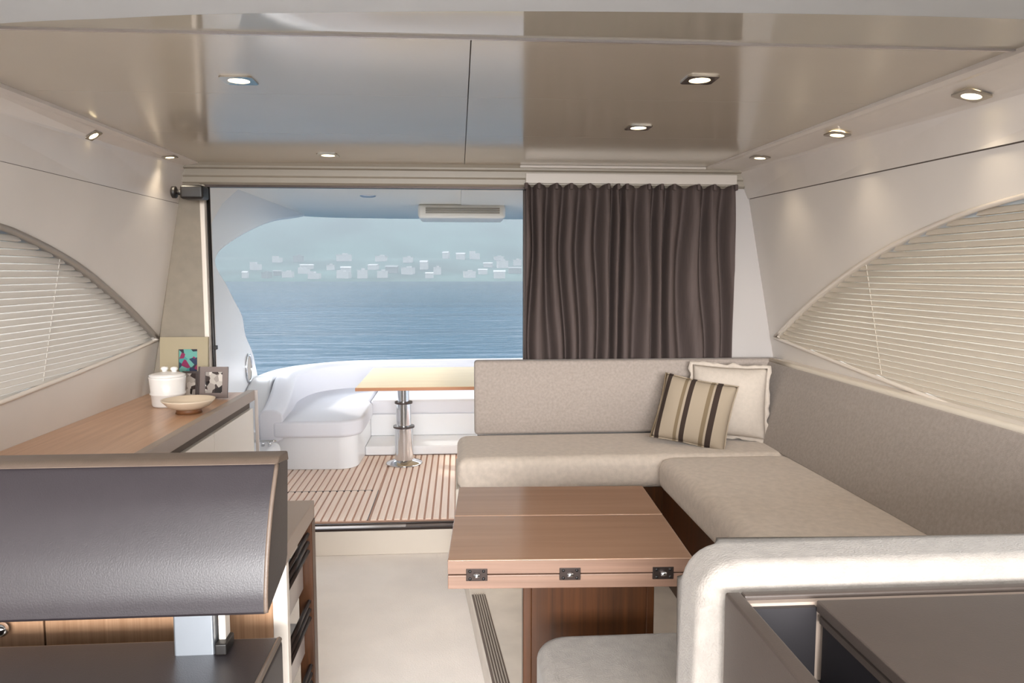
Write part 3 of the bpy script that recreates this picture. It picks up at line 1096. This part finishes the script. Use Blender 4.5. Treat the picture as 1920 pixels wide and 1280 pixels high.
# ------------------------------------------------------------------ things on the counter
jr = thing('lidded_jar', 'white ribbed ceramic jar with a knobbed lid on the counter', 'jar', (-1.275, 3.34, 0.8515))
bm = NB()
lathe(bm, [(0, 0.0), (0.062, 0.0), (0.066, 0.008), (0.069, 0.05), (0.0735, 0.053), (0.0735, 0.058), (0.070, 0.062), (0.0745, 0.118), (0.0765, 0.128), (0.072, 0.131), (0, 0.131)], 36)
finish('body', bm, 'ceramic', jr, local=True, smooth=True)
bm = NB()
lathe(bm, [(0.0735, 0.131), (0.0745, 0.137), (0.060, 0.143), (0.030, 0.148), (0.0, 0.150)], 36)
finish('lid', bm, 'ceramic', jr, local=True, smooth=True)
for a in (0.4, 2.3):
    bm = NB()
    px, py = 0.028 * math.cos(a), 0.028 * math.sin(a)
    lathe(bm, [(0.012, 0.144), (0.010, 0.152), (0.016, 0.160), (0.013, 0.168), (0, 0.171)], 16, (px, py, 0))
    finish('knob', bm, 'ceramic', jr, local=True, smooth=True)

bw = thing('bowl', 'shallow cream bowl on a brown foot at the counter edge', 'bowl', (-1.125, 3.16, 0.8515))
bm = NB()
lathe(bm, [(0, 0.016), (0.05, 0.016), (0.082, 0.030), (0.103, 0.052), (0.106, 0.058), (0.100, 0.058), (0.078, 0.038), (0.045, 0.026), (0, 0.024)], 40)
finish('dish', bm, 'bowl', bw, local=True, smooth=True)
bm = NB()
lathe(bm, [(0, 0), (0.052, 0), (0.048, 0.010), (0.050, 0.017), (0, 0.017)], 32)
finish('foot', bm, 'bowl_foot', bw, local=True, smooth=True)


def frame_part(parent, w, h, border, mat, photo, th=0.014, bl=None, off=(0, 0, 0), cen=None):
    """upright frame in local xz, front towards -y"""
    ox, oy, oz = off
    bm = NB()
    b = bl or (border, border, border, border)   # left, right, bottom, top
    box(bm, ox - w / 2, ox - w / 2 + b[0], oy, oy + th, oz, oz + h)
    box(bm, ox + w / 2 - b[1], ox + w / 2, oy, oy + th, oz, oz + h)
    box(bm, ox - w / 2 + b[0], ox + w / 2 - b[1], oy, oy + th, oz, oz + b[2])
    box(bm, ox - w / 2 + b[0], ox + w / 2 - b[1], oy, oy + th, oz + h - b[3], oz + h)
    o = finish('border', bm, mat, parent, local=True)
    bm = NB()
    box(bm, ox - w / 2 + b[0], ox + w / 2 - b[1], oy + th * 0.55, oy + th * 0.9, oz + b[2], oz + h - b[3])
    finish('print', bm, photo, parent, local=True)
    return o


f1 = thing('photo_frame', 'large beige photo frame with a colourful picture leaning on the pillar', 'photo frame', (-1.305, 3.61, 0.8545), (-0.11, 0, 0.0))
frame_part(f1, 0.222, 0.275, 0.07, 'frame_beige', 'photo_a', 0.016, (0.085, 0.05, 0.10, 0.058))
boxo('easel', (-0.02, 0.02, 0.016, 0.024, 0.06, 0.20), 'frame_dark', f1, local=True)
f2 = thing('folding_frame', 'small dark folding photo frame with two grey pictures behind the bowl', 'photo frame', (-1.135, 3.50, 0.8555), (-0.16, 0, -0.06))
frame_part(f2, 0.128, 0.145, 0.024, 'frame_grey', 'photo_b', 0.012)
boxo('spine', (-0.072, -0.065, 0.0, 0.013, 0.0, 0.146), 'frame_dark', f2, local=True)
e2 = frame_part(f2, 0.072, 0.125, 0.010, 'frame_dark', 'photo_b', 0.010, off=(-0.112, 0.006, 0.0))

# ------------------------------------------------------------------ helm seat (left foreground)
hs = thing('helm_bench', 'dark brown leather helm bench on a steel post at lower left', 'seat', (-0.6, 1.3, 0.0))
bm = NB()
# side profile (y,z) of the bolster; the front face bulges towards the camera
prof = catmull([(1.250, 1.112), (1.207, 1.055), (1.174, 0.99), (1.158, 0.935), (1.155, 0.900)], 6)
rear = [(1.158, 0.892), (1.172, 0.894), (1.285, 0.918), (1.303, 0.935), (1.325, 1.10), (1.316, 1.118)]
poly = [(p.x, p.y) for p in prof] + rear + [(1.262, 1.121)]
prism(bm, poly, 'x', -1.30, -0.303)
finish('backrest', bm, 'leather', hs, bevel=0.008)
bm = NB()
pts = [(-0.3035, p[0], p[1]) for p in poly]
tube(bm, [(-0.305, p.x - 0.002, p.y) for p in prof], 0.0038, 8)
finish('piping', bm, 'leather_top', hs, smooth=True)
bm = NB()
prism(bm, [(1.244, 1.113), (1.262, 1.1225), (1.318, 1.119), (1.326, 1.10), (1.30, 1.105)], 'x', -1.30, -0.3025)
finish('top_welt', bm, 'leather_top', hs, bevel=0.003)
boxo('post', (-0.538, -0.464, 1.385, 1.43, 0.60, 1.06), 'brushed', hs, bevel=0.004)
boxo('bracket', (-0.538, -0.464, 1.31, 1.39, 0.98, 1.04), 'brushed', hs, bevel=0.003)
boxo('lever', (-0.460, -0.447, 1.40, 1.43, 0.735, 0.85), 'lip', hs, bevel=0.002)
boxo('lever_foot', (-0.462, -0.440, 1.38, 1.43, 0.714, 0.736), 'black', hs, bevel=0.003)
bm = rbox((-1.30, -0.352, 0.72, 1.455, 0.56, 0.714), 0.014, 3)
finish('seat', bm, 'leather', hs, smooth=True, wn_=True)
bm = NB()
tube(bm, [(-0.357, y, 0.7125) for y in (0.735, 1.0, 1.44)], 0.0055, 8)
finish('seat_piping', bm, 'counter_edge', hs, smooth=True)
bm = rbox((-1.15, -0.45, 0.85, 1.35, 0.0, 0.56), 0.01, 2)
finish('pedestal', bm, 'leather', hs, smooth=True, wn_=True)

# ------------------------------------------------------------------ cockpit floor of teak planks
DZ = 0.14
cf = boxo('cockpit_floor', (-1.6, 1.7, 3.86, 6.4, 0.0, DZ - 0.006), 'caulk')
struct(cf, 'teak planked cockpit floor beyond the doorway', 'floor')
P = 0.041
plank_cache = {}


def plank(x, ya, yb):
    key = (round(yb - ya, 4))
    if key not in plank_cache:
        bm = NB()
        box(bm, 0, P - 0.012, 0, yb - ya, 0, 0.006)
        me = bpy.data.meshes.new('plank')
        bmesh.ops.recalc_face_normals(bm, faces=bm.faces)
        bm.to_mesh(me)
        bm.free()
        me.materials.append(M['teak'])
        plank_cache[key] = me
    o = bpy.data.objects.new('plank', plank_cache[key])
    COL.objects.link(o)
    o.location = (x, ya, DZ - 0.006)
    o.parent = cf


x = -1.42
while x < 0.75:
    if x + P < -0.487:
        plank(x, 3.87, 4.405)
        plank(x, 4.418, 5.26)
    else:
        xo = x + (0.006 if x > -0.5 else 0.0)
        plank(xo, 3.87, 5.26)
    x += P

boxo('hatch_gap', (-1.42, -0.487, 4.4055, 4.4175, DZ - 0.0058, DZ - 0.0015), 'frame_dark', cf)
boxo('hatch_gap', (-0.4935, -0.4855, 3.87, 4.4175, DZ - 0.0058, DZ - 0.0015), 'frame_dark', cf)

# ------------------------------------------------------------------ cockpit lounge
lg = thing('cockpit_lounge', 'white U-shaped cockpit lounge around the teak table', 'lounge', (-0.3, 5.7, DZ))
# base of the left arm with rounded corner
bm = NB()
lb = [(-1.26, 4.92)] + [(-0.80 + 0.12 * math.sin(a), 5.02 - 0.12 * math.cos(a)) for a in np.linspace(0, PI / 2, 8)] + [(-0.67, 5.28), (-0.67, 6.3), (-1.22, 6.3)]
prism(bm, lb, 'z', DZ, 0.37)
finish('base', bm, 'gelcoat', lg, bevel=0.006)
bm = NB()
prism(bm, [(-0.67, 5.27), (1.5, 5.27), (1.5, 6.3), (-0.67, 6.3)], 'z', DZ, 0.205)
finish('plinth', bm, 'gelcoat', lg, bevel=0.008)
bm = NB()
prism(bm, [(-0.67, 5.62), (1.5, 5.62), (1.5, 6.3), (-0.67, 6.3)], 'z', 0.205, 0.37)
finish('base', bm, 'gelcoat', lg, bevel=0.006)
bm = NB()
sc_ = [(-1.20, 4.82)] + [(-0.80 + 0.16 * math.sin(a), 4.97 - 0.16 * math.cos(a)) for a in np.linspace(0.15, PI / 2, 8)] + [(-0.64, 5.50), (-0.67, 5.60), (-0.67, 6.30), (-1.24, 6.30)]
prism(bm, sc_, 'z', 0.37, 0.48)
finish('seat_cushion', bm, 'cushion_ext', lg, bevel=0.022)
bm = rbox((-0.665, 1.5, 5.60, 6.32, 0.37, 0.48), 0.02, 4)
finish('seat_cushion', bm, 'cushion_ext', lg, smooth=True, wn_=True)
path = catmull([(-1.135, 4.83), (-1.165, 5.25), (-1.20, 5.65), (-1.13, 6.02), (-0.92, 6.22), (-0.6, 6.28), (0.2, 6.32), (1.5, 6.34)], 7)
path = [(p.x, p.y) for p in path]
npth = len(path)


def back_prof(i):
    t = min(1, i / 14.0)
    top = 0.555 + (0.695 - 0.555) * (t * t * (3 - 2 * t))
    # offsets: right of travel (aft-going) is inboard (+x)
    return [(0.0, 0.36), (0.0, top - 0.03), (-0.035, top - 0.003), (-0.06, top), (-0.12, top), (-0.15, top - 0.03), (-0.15, 0.30)]


bm = NB()
sweep(bm, path, back_prof)
finish('backrest', bm, 'cushion_ext', lg, bevel=0.012)



def coam_prof(i):
    t = min(1, i / 12.0)
    top = 0.43 + (0.685 - 0.43) * (t * t * (3 - 2 * t))
    return [(-0.155, 0.14), (-0.155, top - 0.03), (-0.17, top - 0.01), (-0.30, top - 0.015), (-0.36, top - 0.08), (-0.40, 0.0), (-0.3, -0.3)]


bm = NB()
sweep(bm, path, coam_prof)
co = finish('coaming', bm, 'gelcoat', bevel=0.012)
struct(co, 'white moulded coaming wrapped outside the cockpit lounge', 'coaming')

# side deck step in front of the lounge
bm = rbox((-1.495, -1.13, 4.40, 4.76, 0.10, 0.37), 0.04, 4)
sd = finish('side_step', bm, 'gelcoat', smooth=True, wn_=True)
tag(sd, 'rounded white step between the side moulding and the lounge', 'step')
cl_ = thing('mooring_cleat', 'small steel cleat on the white side step', 'cleat', (-1.19, 4.62, 0.37))
bm = NB()
tube(bm, [(-0.065, 0, 0.034), (-0.04, 0, 0.030), (0.04, 0, 0.030), (0.065, 0, 0.034)], [0.005, 0.008, 0.008, 0.005], 10)
finish('horn', bm, 'chrome', cl_, local=True, smooth=True)
for dx in (-0.02, 0.02):
    bm = NB()
    tube(bm, [(dx, 0, -0.001), (dx, 0, 0.03)], [0.011, 0.007], 10)
    finish('leg', bm, 'chrome', cl_, local=True, smooth=True)

# ------------------------------------------------------------------ cockpit table
kt = thing('cockpit_table', 'teak cockpit table on a telescopic chrome pedestal', 'table', (-0.378, 5.04, DZ))
bm = NB()
box(bm, -0.655, 0.95, 4.72, 5.72, 0.690, 0.712)
finish('top', bm, 'ctable', kt, bevel=0.006)
boxo('top_edge', (-0.656, 0.951, 4.717, 4.725, 0.689, 0.709), 'ctable_edge', kt)
for name, z0, z1, r in (('lower_tube', DZ + 0.02, 0.395, 0.062), ('middle_tube', 0.395, 0.560, 0.050), ('upper_tube', 0.56, 0.690, 0.039)):
    bm = NB()
    lathe(bm, [(0, z0), (r, z0), (r, z1), (0, z1)], 28, (-0.378, 5.04, 0))
    finish(name, bm, 'chrome', kt, bevel=0.001)
for z, r in ((0.395, 0.072), (0.56, 0.06)):
    bm = NB()
    lathe(bm, [(0.03, z - 0.008), (r, z - 0.008), (r, z + 0.006), (0.03, z + 0.006)], 28, (-0.378, 5.04, 0))
    finish('collar', bm, 'frame_dark', kt, bevel=0.002)
bm = NB()
lathe(bm, [(0, DZ), (0.125, DZ), (0.12, DZ + 0.010), (0.075, DZ + 0.022), (0.06, DZ + 0.03), (0, DZ + 0.03)], 36, (-0.378, 5.04, 0))
finish('foot', bm, 'chrome', kt, smooth=True)

# ------------------------------------------------------------------ roof overhang and side moulding
bm = NB()
re = catmull([(-2.1, 6.9), (-1.7, 7.6), (-1.2, 7.95), (0.0, 8.05), (1.2, 7.95), (1.7, 7.6), (2.1, 6.9)], 6)
prism(bm, [(-2.1, 3.76)] + [(p.x, p.y) for p in re] + [(2.1, 3.76)], 'z', 2.0, 2.16)
rf = finish('cockpit_roof', bm, 'gelcoat_roof', bevel=0.03)
struct(rf, 'white overhanging roof above the cockpit', 'roof')
boxo('roof_panel', (0.02, 1.2, 5.1, 6.2, 1.985, 2.0), 'gelcoat_roof', rf, bevel=0.01)

sm_pts = [(3.80, -0.2), (6.6, -0.2), (6.3, 0.36), (6.096, 0.429), (5.86, 0.50), (5.70, 0.56)]
crv = catmull([(5.697, 0.60), (5.63, 0.72), (5.545, 0.856), (5.42, 0.96), (5.359, 1.026), (5.307, 1.142), (5.13, 1.26), (4.972, 1.368), (4.84, 1.44), (4.773, 1.502),
               (4.86, 1.56), (5.05, 1.615), (5.304, 1.675), (5.65, 1.745), (6.039, 1.813), (6.5, 1.875), (7.0, 1.925), (7.5, 1.98)], 5)
bm = NB()
prism(bm, sm_pts + [(p.x, p.y) for p in crv] + [(7.5, 2.02), (3.80, 2.02)], 'x', -1.62, -1.5)
smo = finish('side_moulding', bm, 'gelcoat', bevel=0.02)
struct(smo, 'white curved side moulding framing the sea view at the left', 'moulding')
# flared brace under the roof on the forward half of the moulding
bm = NB()
prism(bm, [(-1.50, 2.0), (-1.18, 2.0), (-1.30, 1.93), (-1.40, 1.84), (-1.47, 1.72), (-1.50, 1.58)], 'y', 3.80, 4.62)
finish('roof_brace', bm, 'gelcoat_roof', smo, bevel=0.02)
hw = thing('hawsehole', 'oval steel hawsehole ring in the white side moulding', 'hawsehole', (-1.497, 5.40, 0.757))
bm = NB()
tube(bm, [(0.0, 0.072 * math.cos(a), 0.098 * math.sin(a)) for a in (2 * PI * k / 28 for k in range(28))], 0.011, 8, closed=True)
finish('ring', bm, 'chrome', hw, local=True, smooth=True)
bm = NB()
va = [bm.verts.new((0.001, 0.068 * math.cos(a), 0.094 * math.sin(a))) for a in (2 * PI * k / 28 for k in range(28))]
vb = [bm.verts.new((-0.004, 0.068 * math.cos(a), 0.094 * math.sin(a))) for a in (2 * PI * k / 28 for k in range(28))]
bm.faces.new(va)
for k in range(28):
    bm.faces.new([va[k], vb[k], vb[(k + 1) % 28], va[(k + 1) % 28]])
finish('cover', bm, 'tread_light', hw, local=True)

ub = thing('roof_unit', 'white box with a grey louvre hanging under the cockpit roof', 'roof unit', (0.03, 6.5, 2.0))
bm = rbox((-0.335, 0.395, 6.3, 6.8, 1.885, 2.002), 0.025, 3)
finish('housing', bm, 'gelcoat_roof', ub, smooth=True, wn_=True)
for k in range(3):
    boxo('louvre', (-0.27, 0.345, 6.290, 6.304, 1.925 + k * 0.018, 1.936 + k * 0.018), 'header', ub)
cl2 = thing('cockpit_lamp', 'small round lamp in the cockpit roof', 'lamp', (-0.666, 5.66, 2.0))
bm = NB()
lathe(bm, [(0, -0.012), (0.04, -0.011), (0.055, -0.006), (0.06, 0.0)], 24)
finish('rim', bm, 'brushed', cl2, local=True, smooth=True)

# ------------------------------------------------------------------ sea, hills, town
SEA = -1.3
bm = NB()
v = [bm.verts.new(p) for p in ((-1500, -300, SEA), (1500, -300, SEA), (1500, 700, SEA), (-1500, 700, SEA))]
bm.faces.new(v)
se = finish('sea', bm, 'sea')
struct(se, 'blue rippled sea between the boat and the far shore', 'sea')


def terrain(x, y):
    d = y - 250 - 6 * noise.noise(Vector((x * 0.012, 3.3, 0)))
    if d < 0:
        return SEA - 1.5
    h = 0.12 * min(d, 75)
    if d > 75:
        h += 0.55 * (d - 75) * (0.75 + 0.5 * noise.noise(Vector((x * 0.004, y * 0.003, 1.0))))
    h += 2.0 * noise.noise(Vector((x * 0.03, y * 0.03, 4.0))) * min(1, d / 60)
    return SEA + 0.15 + h


bm = NB()
xs = np.linspace(-700, 700, 120)
ysg = list(np.linspace(242, 340, 26)) + list(np.linspace(350, 800, 24))
g = [[bm.verts.new((x, y, terrain(x, y))) for x in xs] for y in ysg]
for a, b in zip(g, g[1:]):
    for i in range(len(xs) - 1):
        bm.faces.new([a[i], a[i + 1], b[i + 1], b[i]])
hl_ = finish('hill', bm, 'hill', smooth=True)
struct(hl_, 'hazy blue-green hillside across the water', 'hill')


def house_mesh(kind):
    bm = NB()
    box(bm, -0.5, 0.5, -0.5, 0.5, -0.6, 0.72)
    if kind == 0:      # gabled
        prism(bm, [(-0.56, 0.72), (0.56, 0.72), (0.0, 1.05)], 'x', -0.54, 0.54)
    elif kind == 1:    # flat roof, parapet and stair head
        box(bm, -0.53, 0.53, -0.53, 0.53, 0.72, 0.80)
        box(bm, -0.1, 0.25, -0.2, 0.3, 0.80, 1.05)
    else:              # two steps
        box(bm, -0.5, 0.05, -0.45, 0.45, 0.72, 1.15)
    me = bpy.data.meshes.new('house')
    bmesh.ops.recalc_face_normals(bm, faces=bm.faces)
    bm.to_mesh(me)
    bm.free()
    return me


hm = []
for kind in range(3):
    for mt in ('house', 'house_b'):
        me = house_mesh(kind)
        me.materials.append(M[mt])
        hm.append(me)
rng = random.Random(11)
HOUSES = [(-47.0, 312.8, 6.5), (-31.4, 308.8, 5), (-38.8, 257.7, 5), (-47.7, 284.3, 4.5), (-24.0, 272.8, 5), (-18.0, 269.6, 5), (-5.3, 321.7, 4),
          (0.9, 317.7, 4), (6.8, 319.8, 5), (17.1, 320.0, 6), (16.8, 288.1, 4), (20.3, 271.1, 5), (8.6, 268.0, 3.5), (-64.9, 259.2, 4), (-63.1, 266.6, 4),
          (-58.1, 260.7, 4), (-75.0, 284.2, 4), (-72.0, 259.3, 3), (-31.9, 284.4, 4), (-7.6, 268.0, 4), (3.7, 259.0, 4), (23.6, 301.3, 5),
          (-57.2, 287.8, 5), (-48.4, 256.4, 4), (-32.6, 257.7, 4), (-12.9, 282.7, 4), (-64.4, 308.5, 4), (11.5, 293.5, 4),
          (-72.8, 308.4, 4), (28, 262, 4), (33, 285, 5), (38, 270, 4), (44, 300, 5), (50, 264, 4), (58, 280, 5), (-20, 300, 4), (-55, 272, 4),
          (-40, 270, 4), (-84, 262, 4), (-92, 275, 5), (-98, 259, 4), (-10, 258, 4), (-26, 259, 4), (14, 258, 4)]
for i, (hx, hy, w) in enumerate(HOUSES):
    hk = rng.choice((0, 0, 2, 2, 4, 1, 3))
    o = bpy.data.objects.new('house', hm[hk])
    COL.objects.link(o)
    hh = 1.2 + 1.0 * rng.random()
    o.location = (hx, hy, terrain(hx, hy) + 0.45 * hh)
    o.scale = (w * rng.uniform(0.6, 1.0), w * 0.6, hh)
    o.rotation_euler = (0, 0, rng.uniform(-0.35, 0.35))
    look = ('white', 'grey')[hk % 2] + ' ' + ('gabled', 'flat-roofed', 'stepped')[hk // 2]
    row = 'on the waterfront' if hy < 263 else ('on the lower slope' if hy < 290 else 'on the upper slope')
    part = 'left end' if hx < -60 else ('left half' if hx < -28 else ('middle' if hx < 0 else 'right end'))
    tag(o, 'tiny %s house %s, %s of the far hazy town' % (look, row, part), 'house', 'houses of the far shore town')

# look-alike houses in the same quarter: tell them apart by their order along the shore
same = {}
for o in [o for o in COL.objects if o.name.startswith('house')]:
    same.setdefault(o['label'], []).append(o)
for lab, os_ in same.items():
    if len(os_) > 1:
        os_.sort(key=lambda o: o.location.x / o.location.y)
        for k, o in enumerate(os_):
            o['label'] = ('leftmost' if k == 0 else 'rightmost' if k == len(os_) - 1 else ('second', 'third', 'fourth')[k - 1]) + ' ' + lab

# haze over the water: real scattering air
bm = NB()
box(bm, -400, 400, 60, 460, SEA + 0.05, 42)
hz = finish('haze', bm, 'glass')
hz.data.materials.clear()
mt = bpy.data.materials.new('sea_haze')
mt.use_nodes = True
nt = mt.node_tree
nt.nodes.clear()
mo = nt.nodes.new('ShaderNodeOutputMaterial')
vsn = nt.nodes.new('ShaderNodeVolumeScatter')
vsn.inputs['Color'].default_value = (0.80, 0.92, 1.0, 1)
vsn.inputs['Density'].default_value = 0.0015
vsn.inputs['Anisotropy'].default_value = 0.0
van = nt.nodes.new('ShaderNodeVolumeAbsorption')
van.inputs['Color'].default_value = (0.3, 0.3, 0.3, 1)
van.inputs['Density'].default_value = 0.0045
adn = nt.nodes.new('ShaderNodeAddShader')
nt.links.new(vsn.outputs[0], adn.inputs[0])
nt.links.new(van.outputs[0], adn.inputs[1])
nt.links.new(adn.outputs[0], mo.inputs['Volume'])
hz.data.materials.append(mt)
hz['kind'] = 'stuff'
hz['label'] = 'pale blue sea haze over the water and the far shore'
hz['category'] = 'haze'
